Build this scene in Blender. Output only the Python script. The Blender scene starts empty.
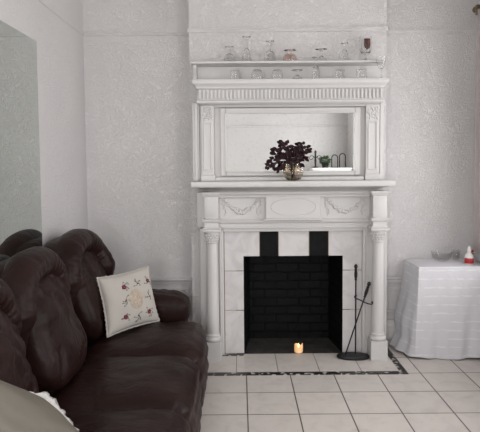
import bpy, bmesh, math, random
from mathutils import Vector, Matrix, noise
random.seed(7)
PI = math.pi
sc = bpy.context.scene
col = sc.collection

# ------------------------------------------------------------------ materials
def new_mat(name):
    m = bpy.data.materials.new(name); m.use_nodes = True
    nt = m.node_tree
    return m, nt, nt.nodes['Principled BSDF']

def N(nt, t, **kw):
    n = nt.nodes.new(t)
    for k, v in kw.items():
        if k in n.inputs: n.inputs[k].default_value = v
        else: setattr(n, k, v)
    return n

def ramp(nt, fac, stops):
    r = nt.nodes.new('ShaderNodeValToRGB')
    e = r.color_ramp.elements
    while len(e) < len(stops): e.new(0.5)
    for el, (p, c) in zip(e, stops):
        el.position = p
        el.color = (c[0], c[1], c[2], 1) if isinstance(c, (tuple, list)) else (c, c, c, 1)
    nt.links.new(fac, r.inputs['Fac'])
    return r

def bump(nt, b, h, strength, dist):
    n = N(nt, 'ShaderNodeBump', Strength=strength, Distance=dist)
    nt.links.new(h, n.inputs['Height']); nt.links.new(n.outputs['Normal'], b.inputs['Normal'])
    return n

def plain(name, c, rough=0.5, metal=0.0, var=0.06, scale=6.0, bump_s=0.0, bump_scale=60, spec=0.5):
    m, nt, b = new_mat(name)
    tc = N(nt, 'ShaderNodeTexCoord')
    no = N(nt, 'ShaderNodeTexNoise', Scale=scale, Detail=5.0)
    nt.links.new(tc.outputs['Object'], no.inputs['Vector'])
    r = ramp(nt, no.outputs['Fac'], [(0.3, tuple(x * (1 - var) for x in c)), (0.7, tuple(min(1, x * (1 + var)) for x in c))])
    nt.links.new(r.outputs['Color'], b.inputs['Base Color'])
    b.inputs['Roughness'].default_value = rough; b.inputs['Metallic'].default_value = metal
    b.inputs['Specular IOR Level'].default_value = spec
    if bump_s:
        n2 = N(nt, 'ShaderNodeTexNoise', Scale=bump_scale, Detail=4.0)
        nt.links.new(tc.outputs['Object'], n2.inputs['Vector'])
        bump(nt, b, n2.outputs['Fac'], bump_s, 0.01)
    return m

def wallpaper(name, c):
    m, nt, b = new_mat(name)
    tc = N(nt, 'ShaderNodeTexCoord')
    n0 = N(nt, 'ShaderNodeTexNoise', Scale=1.3, Detail=4.0)
    nt.links.new(tc.outputs['Object'], n0.inputs['Vector'])
    r = ramp(nt, n0.outputs['Fac'], [(0.3, tuple(x * 0.96 for x in c)), (0.7, tuple(x * 1.03 for x in c))])
    nt.links.new(r.outputs['Color'], b.inputs['Base Color'])
    b.inputs['Roughness'].default_value = 0.5
    b.inputs['Specular IOR Level'].default_value = 0.35
    # embossed squiggles
    nw = N(nt, 'ShaderNodeTexNoise', Scale=33.0, Detail=3.0, Distortion=1.6)
    nt.links.new(tc.outputs['Object'], nw.inputs['Vector'])
    r1 = ramp(nt, nw.outputs['Fac'], [(0.40, 0.0), (0.5, 1.0), (0.60, 0.0)])
    nf = N(nt, 'ShaderNodeTexNoise', Scale=90.0, Detail=2.0)
    nt.links.new(tc.outputs['Object'], nf.inputs['Vector'])
    ad = N(nt, 'ShaderNodeMath', operation='MULTIPLY_ADD'); ad.inputs[1].default_value = 0.5
    nt.links.new(nf.outputs['Fac'], ad.inputs[0]); nt.links.new(r1.outputs['Color'], ad.inputs[2])
    bump(nt, b, ad.outputs[0], 0.58, 0.007)
    return m

def tile_floor(name, ox, oy, sx, sy, gw, c, cg):
    m, nt, b = new_mat(name)
    tc = N(nt, 'ShaderNodeTexCoord'); sp = N(nt, 'ShaderNodeSeparateXYZ')
    nt.links.new(tc.outputs['Object'], sp.inputs[0])
    ds, cells = [], []
    for ax, o, s in (('X', ox, sx), ('Y', oy, sy)):
        a = N(nt, 'ShaderNodeMath', operation='SUBTRACT'); a.inputs[1].default_value = o
        nt.links.new(sp.outputs[ax], a.inputs[0])
        d = N(nt, 'ShaderNodeMath', operation='DIVIDE'); d.inputs[1].default_value = s
        nt.links.new(a.outputs[0], d.inputs[0])
        fl = N(nt, 'ShaderNodeMath', operation='FLOOR'); nt.links.new(d.outputs[0], fl.inputs[0]); cells.append(fl)
        p = N(nt, 'ShaderNodeMath', operation='PINGPONG'); p.inputs[1].default_value = 0.5
        nt.links.new(d.outputs[0], p.inputs[0])
        q = N(nt, 'ShaderNodeMath', operation='MULTIPLY'); q.inputs[1].default_value = s
        nt.links.new(p.outputs[0], q.inputs[0]); ds.append(q)
    mn = N(nt, 'ShaderNodeMath', operation='MINIMUM')
    nt.links.new(ds[0].outputs[0], mn.inputs[0]); nt.links.new(ds[1].outputs[0], mn.inputs[1])
    mr = N(nt, 'ShaderNodeMapRange'); mr.inputs[1].default_value = gw * 0.5; mr.inputs[2].default_value = gw * 0.5 + 0.0015
    nt.links.new(mn.outputs[0], mr.inputs[0])
    cb = N(nt, 'ShaderNodeCombineXYZ')
    nt.links.new(cells[0].outputs[0], cb.inputs[0]); nt.links.new(cells[1].outputs[0], cb.inputs[1])
    wn = N(nt, 'ShaderNodeTexWhiteNoise'); nt.links.new(cb.outputs[0], wn.inputs['Vector'])
    no = N(nt, 'ShaderNodeTexNoise', Scale=9.0, Detail=8.0, Roughness=0.65, Distortion=0.6)
    nt.links.new(tc.outputs['Object'], no.inputs['Vector'])
    r = ramp(nt, no.outputs['Fac'], [(0.28, tuple(x * 0.86 for x in c)), (0.5, c), (0.75, tuple(x * 1.05 for x in c))])
    mv = N(nt, 'ShaderNodeMapRange'); mv.inputs[3].default_value = 0.94; mv.inputs[4].default_value = 1.04
    nt.links.new(wn.outputs['Value'], mv.inputs[0])
    mu = N(nt, 'ShaderNodeMix', data_type='RGBA', blend_type='MULTIPLY'); mu.inputs[0].default_value = 1
    nt.links.new(r.outputs['Color'], mu.inputs[6]); nt.links.new(mv.outputs[0], mu.inputs[7])
    mx = N(nt, 'ShaderNodeMix', data_type='RGBA'); mx.inputs[6].default_value = (*cg, 1)
    nt.links.new(mr.outputs[0], mx.inputs[0]); nt.links.new(mu.outputs[2], mx.inputs[7])
    nt.links.new(mx.outputs[2], b.inputs['Base Color'])
    b.inputs['Roughness'].default_value = 0.42
    bump(nt, b, mr.outputs[0], 0.5, 0.002)
    return m

def brick_black(name):
    m, nt, b = new_mat(name)
    tc = N(nt, 'ShaderNodeTexCoord')
    mp = N(nt, 'ShaderNodeMapping'); mp.inputs['Rotation'].default_value = (PI / 2, 0, 0)
    nt.links.new(tc.outputs['Object'], mp.inputs[0])
    # keep depth in the pattern as well, so the side walls get courses too
    sp = N(nt, 'ShaderNodeSeparateXYZ'); nt.links.new(tc.outputs['Object'], sp.inputs[0])
    ad = N(nt, 'ShaderNodeMath', operation='ADD'); nt.links.new(sp.outputs['X'], ad.inputs[0]); nt.links.new(sp.outputs['Y'], ad.inputs[1])
    cb = N(nt, 'ShaderNodeCombineXYZ'); nt.links.new(ad.outputs[0], cb.inputs[0]); nt.links.new(sp.outputs['Z'], cb.inputs[1])
    nz = N(nt, 'ShaderNodeTexNoise', Scale=9.0, Detail=3.0); nt.links.new(cb.outputs[0], nz.inputs['Vector'])
    vm = N(nt, 'ShaderNodeVectorMath', operation='MULTIPLY_ADD'); vm.inputs[1].default_value = (0.02, 0.02, 0.0)
    nt.links.new(nz.outputs['Color'], vm.inputs[0]); nt.links.new(cb.outputs[0], vm.inputs[2])
    br = N(nt, 'ShaderNodeTexBrick', Scale=1.0)
    br.inputs['Brick Width'].default_value = 0.19; br.inputs['Row Height'].default_value = 0.072
    br.inputs['Mortar Size'].default_value = 0.007; br.inputs['Mortar Smooth'].default_value = 0.5
    br.inputs['Color1'].default_value = (0.0045, 0.0045, 0.0048, 1); br.inputs['Color2'].default_value = (0.007, 0.007, 0.0072, 1)
    br.inputs['Mortar'].default_value = (0.002, 0.002, 0.002, 1)
    nt.links.new(vm.outputs[0], br.inputs['Vector'])
    nt.links.new(br.outputs['Color'], b.inputs['Base Color'])
    n2 = N(nt, 'ShaderNodeTexNoise', Scale=35.0, Detail=5.0); nt.links.new(tc.outputs['Object'], n2.inputs['Vector'])
    s = N(nt, 'ShaderNodeMath', operation='MULTIPLY_ADD'); s.inputs[1].default_value = 0.6
    nt.links.new(n2.outputs['Fac'], s.inputs[0])
    inv = N(nt, 'ShaderNodeMath', operation='SUBTRACT'); inv.inputs[0].default_value = 1
    nt.links.new(br.outputs['Fac'], inv.inputs[1]); nt.links.new(inv.outputs[0], s.inputs[2])
    bump(nt, b, s.outputs[0], 0.9, 0.012)
    b.inputs['Roughness'].default_value = 0.6; b.inputs['Specular IOR Level'].default_value = 0.14
    return m

def leather(name):
    m, nt, b = new_mat(name)
    tc = N(nt, 'ShaderNodeTexCoord')
    n1 = N(nt, 'ShaderNodeTexNoise', Scale=5.0, Detail=6.0); nt.links.new(tc.outputs['Object'], n1.inputs['Vector'])
    r = ramp(nt, n1.outputs['Fac'], [(0.3, (0.0120, 0.0048, 0.0040)), (0.7, (0.0215, 0.0092, 0.0078))])
    nt.links.new(r.outputs['Color'], b.inputs['Base Color'])
    b.inputs['Roughness'].default_value = 0.40
    b.inputs['Specular IOR Level'].default_value = 0.15
    mp = N(nt, 'ShaderNodeMapping'); mp.inputs['Scale'].default_value = (8, 10, 9)
    nt.links.new(tc.outputs['Object'], mp.inputs[0])
    n2 = N(nt, 'ShaderNodeTexNoise', Scale=1.0, Detail=4.0, Distortion=1.4); nt.links.new(mp.outputs[0], n2.inputs['Vector'])
    n3 = N(nt, 'ShaderNodeTexVoronoi', Scale=260.0); nt.links.new(tc.outputs['Object'], n3.inputs['Vector'])
    s = N(nt, 'ShaderNodeMath', operation='MULTIPLY_ADD'); s.inputs[1].default_value = 0.02
    nt.links.new(n3.outputs['Distance'], s.inputs[0]); nt.links.new(n2.outputs['Fac'], s.inputs[2])
    bump(nt, b, s.outputs[0], 0.30, 0.03)
    return m

def glass(name, tint=(1, 1, 1), ior=1.3):
    m, nt, b = new_mat(name)
    b.inputs['Base Color'].default_value = (*tint, 1)
    b.inputs['Transmission Weight'].default_value = 1.0
    b.inputs['Roughness'].default_value = 0.015; b.inputs['IOR'].default_value = ior
    return m

def pane_mat(name):
    m, nt, b = new_mat(name)
    out = nt.nodes['Material Output']
    tr = N(nt, 'ShaderNodeBsdfTransparent'); gl = N(nt, 'ShaderNodeBsdfGlossy', Roughness=0.02)
    lw = N(nt, 'ShaderNodeLayerWeight', Blend=0.5); mx = N(nt, 'ShaderNodeMixShader')
    pw = N(nt, 'ShaderNodeMath', operation='POWER'); pw.inputs[1].default_value = 4.0
    fr = N(nt, 'ShaderNodeMath', operation='MULTIPLY_ADD'); fr.inputs[1].default_value = 0.7; fr.inputs[2].default_value = 0.03
    nt.links.new(lw.outputs['Facing'], pw.inputs[0]); nt.links.new(pw.outputs[0], fr.inputs[0])
    nt.links.new(fr.outputs[0], mx.inputs[0]); nt.links.new(tr.outputs[0], mx.inputs[1]); nt.links.new(gl.outputs[0], mx.inputs[2])
    nt.links.new(mx.outputs[0], out.inputs['Surface'])
    return m

def mirror_mat(name, c, rough, spot):
    m, nt, b = new_mat(name)
    tc = N(nt, 'ShaderNodeTexCoord')
    n1 = N(nt, 'ShaderNodeTexNoise', Scale=60.0, Detail=6.0); nt.links.new(tc.outputs['Object'], n1.inputs['Vector'])
    r = ramp(nt, n1.outputs['Fac'], [(0.30, tuple(x * (1 - spot) for x in c)), (0.45, c)])
    nt.links.new(r.outputs['Color'], b.inputs['Base Color'])
    b.inputs['Metallic'].default_value = 1; b.inputs['Roughness'].default_value = rough
    return m

def marble(name, c, dark=0.86):
    m, nt, b = new_mat(name)
    tc = N(nt, 'ShaderNodeTexCoord')
    n1 = N(nt, 'ShaderNodeTexNoise', Scale=7.0, Detail=8.0, Distortion=1.5); nt.links.new(tc.outputs['Object'], n1.inputs['Vector'])
    r = ramp(nt, n1.outputs['Fac'], [(0.33, tuple(x * dark for x in c)), (0.55, c), (0.8, tuple(min(1, x * 1.05) for x in c))])
    nt.links.new(r.outputs['Color'], b.inputs['Base Color'])
    b.inputs['Roughness'].default_value = 0.3
    return m

def mosaic(name):
    m, nt, b = new_mat(name)
    tc = N(nt, 'ShaderNodeTexCoord')
    v = N(nt, 'ShaderNodeTexVoronoi', Scale=48.0); nt.links.new(tc.outputs['Object'], v.inputs['Vector'])
    sp = N(nt, 'ShaderNodeSeparateColor'); nt.links.new(v.outputs['Color'], sp.inputs[0])
    r = ramp(nt, sp.outputs[0], [(0.0, (0.012, 0.011, 0.010)), (0.70, (0.03, 0.027, 0.025)), (0.80, (0.12, 0.11, 0.10)), (0.87, (0.48, 0.45, 0.43))])
    r.color_ramp.interpolation = 'CONSTANT'
    nt.links.new(r.outputs['Color'], b.inputs['Base Color'])
    b.inputs['Roughness'].default_value = 0.35
    return m

def cloth_damask(name):
    m, nt, b = new_mat(name)
    tc = N(nt, 'ShaderNodeTexCoord'); sp = N(nt, 'ShaderNodeSeparateXYZ'); nt.links.new(tc.outputs['Object'], sp.inputs[0])
    mu = N(nt, 'ShaderNodeMath', operation='MULTIPLY'); mu.inputs[1].default_value = 15.5; nt.links.new(sp.outputs['Z'], mu.inputs[0])
    pp = N(nt, 'ShaderNodeMath', operation='PINGPONG'); pp.inputs[1].default_value = 0.5; nt.links.new(mu.outputs[0], pp.inputs[0])
    r1 = ramp(nt, pp.outputs[0], [(0.0, 0.0), (0.38, 0.0), (0.43, 1.0), (0.5, 1.0)])
    mp = N(nt, 'ShaderNodeMapping'); mp.inputs['Scale'].default_value = (14, 14, 60); nt.links.new(tc.outputs['Object'], mp.inputs[0])
    n1 = N(nt, 'ShaderNodeTexNoise', Scale=1.0, Detail=3.0); nt.links.new(mp.outputs[0], n1.inputs['Vector'])
    r2 = ramp(nt, n1.outputs['Fac'], [(0.45, 0.0), (0.55, 1.0)])
    ml = N(nt, 'ShaderNodeMath', operation='MULTIPLY'); nt.links.new(r1.outputs[0], ml.inputs[0]); nt.links.new(r2.outputs[0], ml.inputs[1])
    rc = ramp(nt, ml.outputs[0], [(0.0, (0.635, 0.635, 0.665)), (1.0, (0.73, 0.73, 0.755))])
    nt.links.new(rc.outputs[0], b.inputs['Base Color'])
    b.inputs['Roughness'].default_value = 0.75; b.inputs['Specular IOR Level'].default_value = 0.25
    n2 = N(nt, 'ShaderNodeTexNoise', Scale=18.0, Detail=4.0); nt.links.new(tc.outputs['Object'], n2.inputs['Vector'])
    bump(nt, b, n2.outputs['Fac'], 0.35, 0.012)
    return m

def emit_mix(name, c, e, s):
    m, nt, b = new_mat(name)
    b.inputs['Base Color'].default_value = (*c, 1); b.inputs['Roughness'].default_value = 0.5
    tc = N(nt, 'ShaderNodeTexCoord'); sp = N(nt, 'ShaderNodeSeparateXYZ'); nt.links.new(tc.outputs['Object'], sp.inputs[0])
    b.inputs['Emission Color'].default_value = (*e, 1); b.inputs['Emission Strength'].default_value = s
    return m

M = dict(
    wall=wallpaper('embossed_wallpaper', (0.655, 0.64, 0.637)),
    ceil=plain('ceiling_paint', (0.74, 0.73, 0.71), 0.7, var=0.02),
    floor=tile_floor('floor_tiles', 0.035, 3.772, 0.305, 0.305, 0.006, (0.60, 0.555, 0.52), (0.10, 0.09, 0.082)),
    hearth=tile_floor('hearth_tiles', -0.035, 4.19, 0.295, 0.40, 0.004, (0.62, 0.575, 0.54), (0.20, 0.18, 0.165)),
    mosaic=mosaic('black_mosaic'),
    paint=plain('gloss_white_paint', (0.585, 0.575, 0.567), 0.38, var=0.025, scale=4, bump_s=0.05, bump_scale=30),
    rail=plain('rail_paint', (0.64, 0.625, 0.61), 0.4, var=0.03),
    brick=brick_black('black_painted_brick'),
    soot=plain('sooty_hearth', (0.033, 0.031, 0.029), 0.8, var=0.5, scale=12, bump_s=0.5, bump_scale=25),
    tile=marble('marbled_white_tile', (0.62, 0.605, 0.605)),
    tileblack=plain('black_tile', (0.006, 0.006, 0.007), 0.6, var=0.3, scale=20, spec=0.12),
    grout=plain('old_grout', (0.30, 0.235, 0.15), 0.8, var=0.25),
    leather=leather('dark_brown_leather'),
    darkbase=plain('dark_sofa_base', (0.012, 0.010, 0.010), 0.8),
    mirror=mirror_mat('overmantel_mirror', (0.86, 0.88, 0.87), 0.012, 0.12),
    oldmirror=mirror_mat('old_wall_mirror', (0.71, 0.755, 0.72), 0.012, 0.16),
    glass=glass('clear_glass'),
    pinkglass=glass('pinkish_glass', (1.0, 0.90, 0.86)),
    bowlglass=pane_mat('thin_bowl_glass'),
    smoke=glass('smoky_vase_glass', (0.90, 0.85, 0.78), 1.25),
    pane=pane_mat('window_pane'),
    iron=plain('black_iron', (0.010, 0.010, 0.011), 0.45, metal=0.3, var=0.3, scale=30),
    leafdark=plain('dark_maroon_leaf', (0.020, 0.0052, 0.0082), 0.65, var=0.55, scale=25, spec=0.2),
    stem=plain('brown_stem', (0.05, 0.03, 0.022), 0.7),
    green=plain('green_leaf', (0.05, 0.10, 0.035), 0.55, var=0.5, scale=18),
    redflower=plain('red_flower', (0.40, 0.02, 0.025), 0.5),
    cotton=plain('cream_cotton', (0.43, 0.405, 0.37), 0.85, var=0.04, bump_s=0.12, bump_scale=150, spec=0.2),
    lace=plain('beige_lace', (0.43, 0.365, 0.295), 0.9, var=0.18, scale=60, bump_s=0.5, bump_scale=140, spec=0.2),
    maroon=plain('maroon_thread', (0.15, 0.012, 0.028), 0.8, spec=0.2),
    greythread=plain('grey_thread', (0.16, 0.17, 0.16), 0.8, spec=0.2),
    satin=plain('grey_satin', (0.105, 0.093, 0.072), 0.5, var=0.1, scale=6, bump_s=0.1, bump_scale=20),
    whitefringe=plain('white_fringe', (0.55, 0.54, 0.52), 0.9, var=0.1, scale=60, bump_s=0.5, bump_scale=120, spec=0.2),
    damask=cloth_damask('white_damask'),
    wood=plain('pale_wood', (0.35, 0.22, 0.12), 0.5, var=0.2),
    candle=emit_mix('glowing_wax', (0.82, 0.58, 0.34), (1.0, 0.50, 0.18), 0.55),
    flame=emit_mix('led_flame', (1.0, 0.8, 0.4), (1.0, 0.72, 0.34), 3.0),
    redplastic=plain('red_plastic', (0.42, 0.018, 0.022), 0.35),
    whiteplastic=plain('white_plastic', (0.76, 0.75, 0.73), 0.35, var=0.02),
    badge=plain('brown_print', (0.05, 0.020, 0.016), 0.4, var=0.5, scale=60),
    badgered=plain('red_print', (0.15, 0.04, 0.03), 0.4, var=0.3, scale=60),
    curtain=plain('mauve_curtain', (0.44, 0.395, 0.39), 0.85, var=0.06, spec=0.2),
    brass=plain('aged_brass', (0.22, 0.17, 0.10), 0.4, metal=0.8),
    pot=plain('terracotta', (0.35, 0.16, 0.09), 0.8),
)

# ------------------------------------------------------------------ mesh helpers
def link(name, bm, mat, parent=None, smooth=False, angle=None):
    bmesh.ops.recalc_face_normals(bm, faces=bm.faces)
    me = bpy.data.meshes.new(name); bm.to_mesh(me); bm.free()
    if mat: me.materials.append(M[mat] if isinstance(mat, str) else mat)
    if smooth:
        for p in me.polygons: p.use_smooth = True
        if angle:
            me.set_sharp_from_angle(angle=math.radians(angle))
    o = bpy.data.objects.new(name, me); col.objects.link(o)
    if parent is not None:
        o.parent = parent
        bpy.context.view_layer.update()
        o.matrix_parent_inverse = parent.matrix_world.inverted()
    return o

def thing(name, label, cat, loc=(0, 0, 0), group=None):
    o = bpy.data.objects.new(name, None); o.empty_display_size = 0.05
    col.objects.link(o); o.location = loc
    return tag(o, label, cat, group)

def tag(o, label, cat, group=None, kind=None):
    o['label'] = label; o['category'] = cat
    if group: o['group'] = group
    if kind: o['kind'] = kind
    return o

def struct(o):
    o['kind'] = 'structure'; return o

def B(): return bmesh.new()

def box(bm, x0, x1, y0, y1, z0, z1, bev=0.0, seg=2):
    r = bmesh.ops.create_cube(bm, size=1.0)
    vs = r['verts']
    for v in vs:
        v.co = Vector((x0 + (v.co.x + .5) * (x1 - x0), y0 + (v.co.y + .5) * (y1 - y0), z0 + (v.co.z + .5) * (z1 - z0)))
    if bev:
        es = list({e for v in vs for e in v.link_edges})
        bmesh.ops.bevel(bm, geom=es, offset=bev, segments=seg, affect='EDGES', profile=0.5)

def lathe(bm, prof, cx, cy, z0=0.0, n=28, closed=False, axis=None):
    """prof: list of (r, z). revolve about vertical axis"""
    rings = []
    for r, z in prof:
        if r < 1e-5:
            rings.append([bm.verts.new((cx, cy, z0 + z))])
        else:
            rings.append([bm.verts.new((cx + r * math.cos(2 * PI * k / n), cy + r * math.sin(2 * PI * k / n), z0 + z)) for k in range(n)])
    prs = list(zip(rings, rings[1:]))
    if closed: prs.append((rings[-1], rings[0]))
    for a, b in prs:
        for k in range(n):
            k2 = (k + 1) % n
            if len(a) == 1 and len(b) == 1: continue
            if len(a) == 1: bm.faces.new((a[0], b[k], b[k2]))
            elif len(b) == 1: bm.faces.new((a[k], a[k2], b[0]))
            else: bm.faces.new((a[k], a[k2], b[k2], b[k]))
    for rg in ((rings[0], rings[-1]) if not closed else ()):
        if len(rg) > 1: bm.faces.new(rg)

def tube(bm, pts, rad, n=8, cap=True):
    pts = [Vector(p) for p in pts]
    rads = rad if isinstance(rad, (list, tuple)) else [rad] * len(pts)
    up = None; rings = []
    for i, p in enumerate(pts):
        t = (pts[min(i + 1, len(pts) - 1)] - pts[max(i - 1, 0)])
        if t.length < 1e-9: t = Vector((0, 0, 1))
        t.normalize()
        if up is None:
            up = t.orthogonal().normalized()
        up = (up - t * up.dot(t))
        if up.length < 1e-6: up = t.orthogonal()
        up.normalize(); s = t.cross(up)
        rings.append([bm.verts.new(p + (up * math.cos(2 * PI * k / n) + s * math.sin(2 * PI * k / n)) * rads[i]) for k in range(n)])
    for a, b in zip(rings, rings[1:]):
        for k in range(n): bm.faces.new((a[k], a[(k + 1) % n], b[(k + 1) % n], b[k]))
    if cap:
        bm.faces.new(rings[0]); bm.faces.new(rings[-1])

def blob(bm, c, r, scale=(1, 1, 1), sub=2, rot=None):
    g = bmesh.ops.create_icosphere(bm, subdivisions=sub, radius=1.0)
    for v in g['verts']:
        p = Vector((v.co.x * scale[0] * r, v.co.y * scale[1] * r, v.co.z * scale[2] * r))
        if rot: p = rot @ p
        v.co = p + Vector(c)

def prism(bm, poly, y0, y1):
    """poly of (x, z), extruded along y"""
    a = [bm.verts.new((x, y0, z)) for x, z in poly]; b = [bm.verts.new((x, y1, z)) for x, z in poly]
    bm.faces.new(a); bm.faces.new(list(reversed(b)))
    n = len(poly)
    for i in range(n): bm.faces.new((a[i], b[i], b[(i + 1) % n], a[(i + 1) % n]))

def prism_x(bm, poly, x0, x1):
    """poly of (y, z), extruded along x"""
    a = [bm.verts.new((x0, y, z)) for y, z in poly]; b = [bm.verts.new((x1, y, z)) for y, z in poly]
    bm.faces.new(a); bm.faces.new(list(reversed(b)))
    n = len(poly)
    for i in range(n): bm.faces.new((a[i], b[i], b[(i + 1) % n], a[(i + 1) % n]))

def molding(bm, x0, x1, yf, yb, prof):
    """moulding with mitred returns; prof = [(d, z)] where d = projection beyond x0/x1/yf"""
    rows = [[bm.verts.new(p) for p in ((x0 - d, yb, z), (x0 - d, yf - d, z), (x1 + d, yf - d, z), (x1 + d, yb, z))] for d, z in prof]
    for a, b in zip(rows, rows[1:]):
        for k in range(4): bm.faces.new((a[k], a[(k + 1) % 4], b[(k + 1) % 4], b[k]))
    bm.faces.new(rows[0]); bm.faces.new(list(reversed(rows[-1])))

def spow(x, e): return math.copysign(abs(x) ** e, x)

def superell(bm, c, half, e1=0.5, e2=0.5, nu=48, nv=32, fn=None):
    """superellipsoid, poles along z; fn(p_unit) -> displaced local point"""
    rows = []
    for j in range(nv + 1):
        v = -PI / 2 + PI * j / nv
        if j in (0, nv):
            ps = [Vector((0, 0, spow(math.sin(v), e1)))]
        else:
            ps = []
            for i in range(nu):
                u = 2 * PI * i / nu
                cv = spow(math.cos(v), e1)
                ps.append(Vector((cv * spow(math.cos(u), e2), cv * spow(math.sin(u), e2), spow(math.sin(v), e1))))
        row = []
        for p in ps:
            q = Vector((p.x * half[0], p.y * half[1], p.z * half[2]))
            if fn: q = fn(p, q)
            row.append(bm.verts.new(q + Vector(c)))
        rows.append(row)
    for a, b in zip(rows, rows[1:]):
        for k in range(nu):
            k2 = (k + 1) % nu
            if len(a) == 1: bm.faces.new((a[0], b[k2], b[k]))
            elif len(b) == 1: bm.faces.new((a[k], a[k2], b[0]))
            else: bm.faces.new((a[k], a[k2], b[k2], b[k]))

def nz(x, y, z): return noise.noise(Vector((x, y, z)))
def ridge(x, y, z): return 1 - abs(noise.noise(Vector((x, y, z)))) * 2

def catmull(pts, n=6, closed=True):
    pts = [Vector(p) for p in pts]; out = []; L = len(pts)
    for i in range(L if closed else L - 1):
        p0, p1, p2, p3 = (pts[(i + k) % L] for k in (-1, 0, 1, 2)) if closed else (pts[max(i - 1, 0)], pts[i], pts[i + 1], pts[min(i + 2, L - 1)])
        for k in range(n):
            t = k / n
            out.append(0.5 * (2 * p1 + (p2 - p0) * t + (2 * p0 - 5 * p1 + 4 * p2 - p3) * t * t + (3 * p1 - p0 - 3 * p2 + p3) * t ** 3))
    if not closed: out.append(pts[-1])
    return out

# ------------------------------------------------------------------ room shell
XL, XR, YB, YR, ZC = -1.22, 1.865, 4.38, -1.25, 2.95      # left, right, alcove wall, rear wall, ceiling
YC = 4.22                                                   # chimney breast face
BX0, BX1 = -0.376, 1.119
bm = B(); box(bm, XL - .15, XR + .15, YR - .15, YB + .4, -0.12, 0.0); struct(link('floor', bm, 'floor'))
bm = B(); box(bm, XL - .15, XR + .15, YR - .15, YB + .4, ZC, ZC + .12); struct(link('ceiling', bm, 'ceil'))
bm = B(); box(bm, XL - .15, XL, YR - .15, YB + .4, 0, ZC); struct(link('wall_left', bm, 'wall'))
W3 = (-1.14, -.30, 0.55, 2.55)
bm = B(); box(bm, XL, W3[0], YR - .15, YR, 0, ZC); box(bm, W3[1], XR, YR - .15, YR, 0, ZC)
box(bm, W3[0], W3[1], YR - .15, YR, 0, W3[2]); box(bm, W3[0], W3[1], YR - .15, YR, W3[3], ZC)
struct(link('wall_rear', bm, 'wall'))
bm = B(); f = .05; ya, yb_ = YR - .11, YR - .05
box(bm, W3[0], W3[0] + f, ya, yb_, W3[2], W3[3]); box(bm, W3[1] - f, W3[1], ya, yb_, W3[2], W3[3])
box(bm, W3[0] + f, W3[1] - f, ya, yb_, W3[2], W3[2] + f); box(bm, W3[0] + f, W3[1] - f, ya, yb_, W3[3] - f, W3[3])
box(bm, W3[0] + f, W3[1] - f, ya + .005, yb_ - .005, 1.53, 1.57)
wo = struct(link('window_3', bm, 'paint'))
bm = B(); box(bm, W3[0] + f * .9, W3[1] - f * .9, YR - .082, YR - .078, W3[2] + f * .9, W3[3] - f * .9); link('pane', bm, 'pane', wo)
bm = B(); box(bm, W3[0] - .03, W3[1] + .03, YR - .05, YR + .03, W3[2] - .03, W3[2] - .001, .004); link('window_sill', bm, 'paint', wo)
bm = B()
box(bm, XL, BX0, YB, YB + .4, 0, ZC); box(bm, BX1, XR, YB, YB + .4, 0, ZC)
struct(link('wall_back', bm, 'wall'))
FX0, FX1, FZ = 0.023, 0.782, 0.765                          # firebox opening
bm = B()
box(bm, BX0, FX0 - .06, YC, YB + .4, 0, ZC); box(bm, FX1 + .06, BX1, YC, YB + .4, 0, ZC)
box(bm, FX0 - .06, FX1 + .06, YC, YB + .4, FZ + .06, ZC)
struct(link('wall_chimney_breast', bm, 'wall'))
# right wall with two window openings
W1 = (2.60, 3.95, 0.70, 2.45); W2 = (-0.75, 1.25, 0.62, 2.50)
bm = B(); T = XR + .15
def rw(y0, y1, z0, z1): box(bm, XR, T, y0, y1, z0, z1)
rw(YR - .15, W2[0], 0, ZC); rw(W2[1], W1[0], 0, ZC); rw(W1[1], YB + .4, 0, ZC)
for w in (W1, W2):
    rw(w[0], w[1], 0, w[2]); rw(w[0], w[1], w[3], ZC)
struct(link('wall_right', bm, 'wall'))
for i, w in enumerate((W1, W2)):
    bm = B(); f = .05
    box(bm, XR + .05, XR + .11, w[0], w[0] + f, w[2], w[3]); box(bm, XR + .05, XR + .11, w[1] - f, w[1], w[2], w[3])
    box(bm, XR + .05, XR + .11, w[0] + f, w[1] - f, w[2], w[2] + f); box(bm, XR + .05, XR + .11, w[0] + f, w[1] - f, w[3] - f, w[3])
    zm = (w[2] + w[3]) / 2; box(bm, XR + .055, XR + .105, w[0] + f, w[1] - f, zm - .02, zm + .02)
    ym = (w[0] + w[1]) / 2; box(bm, XR + .055, XR + .105, ym - .02, ym + .02, w[2] + f, zm - .02); box(bm, XR + .055, XR + .105, ym - .02, ym + .02, zm + .02, w[3] - f)
    wo = struct(link('window_%d' % (i + 1), bm, 'paint'))
    bm = B(); box(bm, XR + .078, XR + .082, w[0] + f * .9, w[1] - f * .9, w[2] + f * .9, w[3] - f * .9)
    link('pane', bm, 'pane', wo)
    bm = B(); box(bm, XR - .03, XR + .05, w[0] - .03, w[1] + .03, w[2] - .03, w[2] - .001, .004)
    link('window_sill', bm, 'paint', wo)

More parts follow.
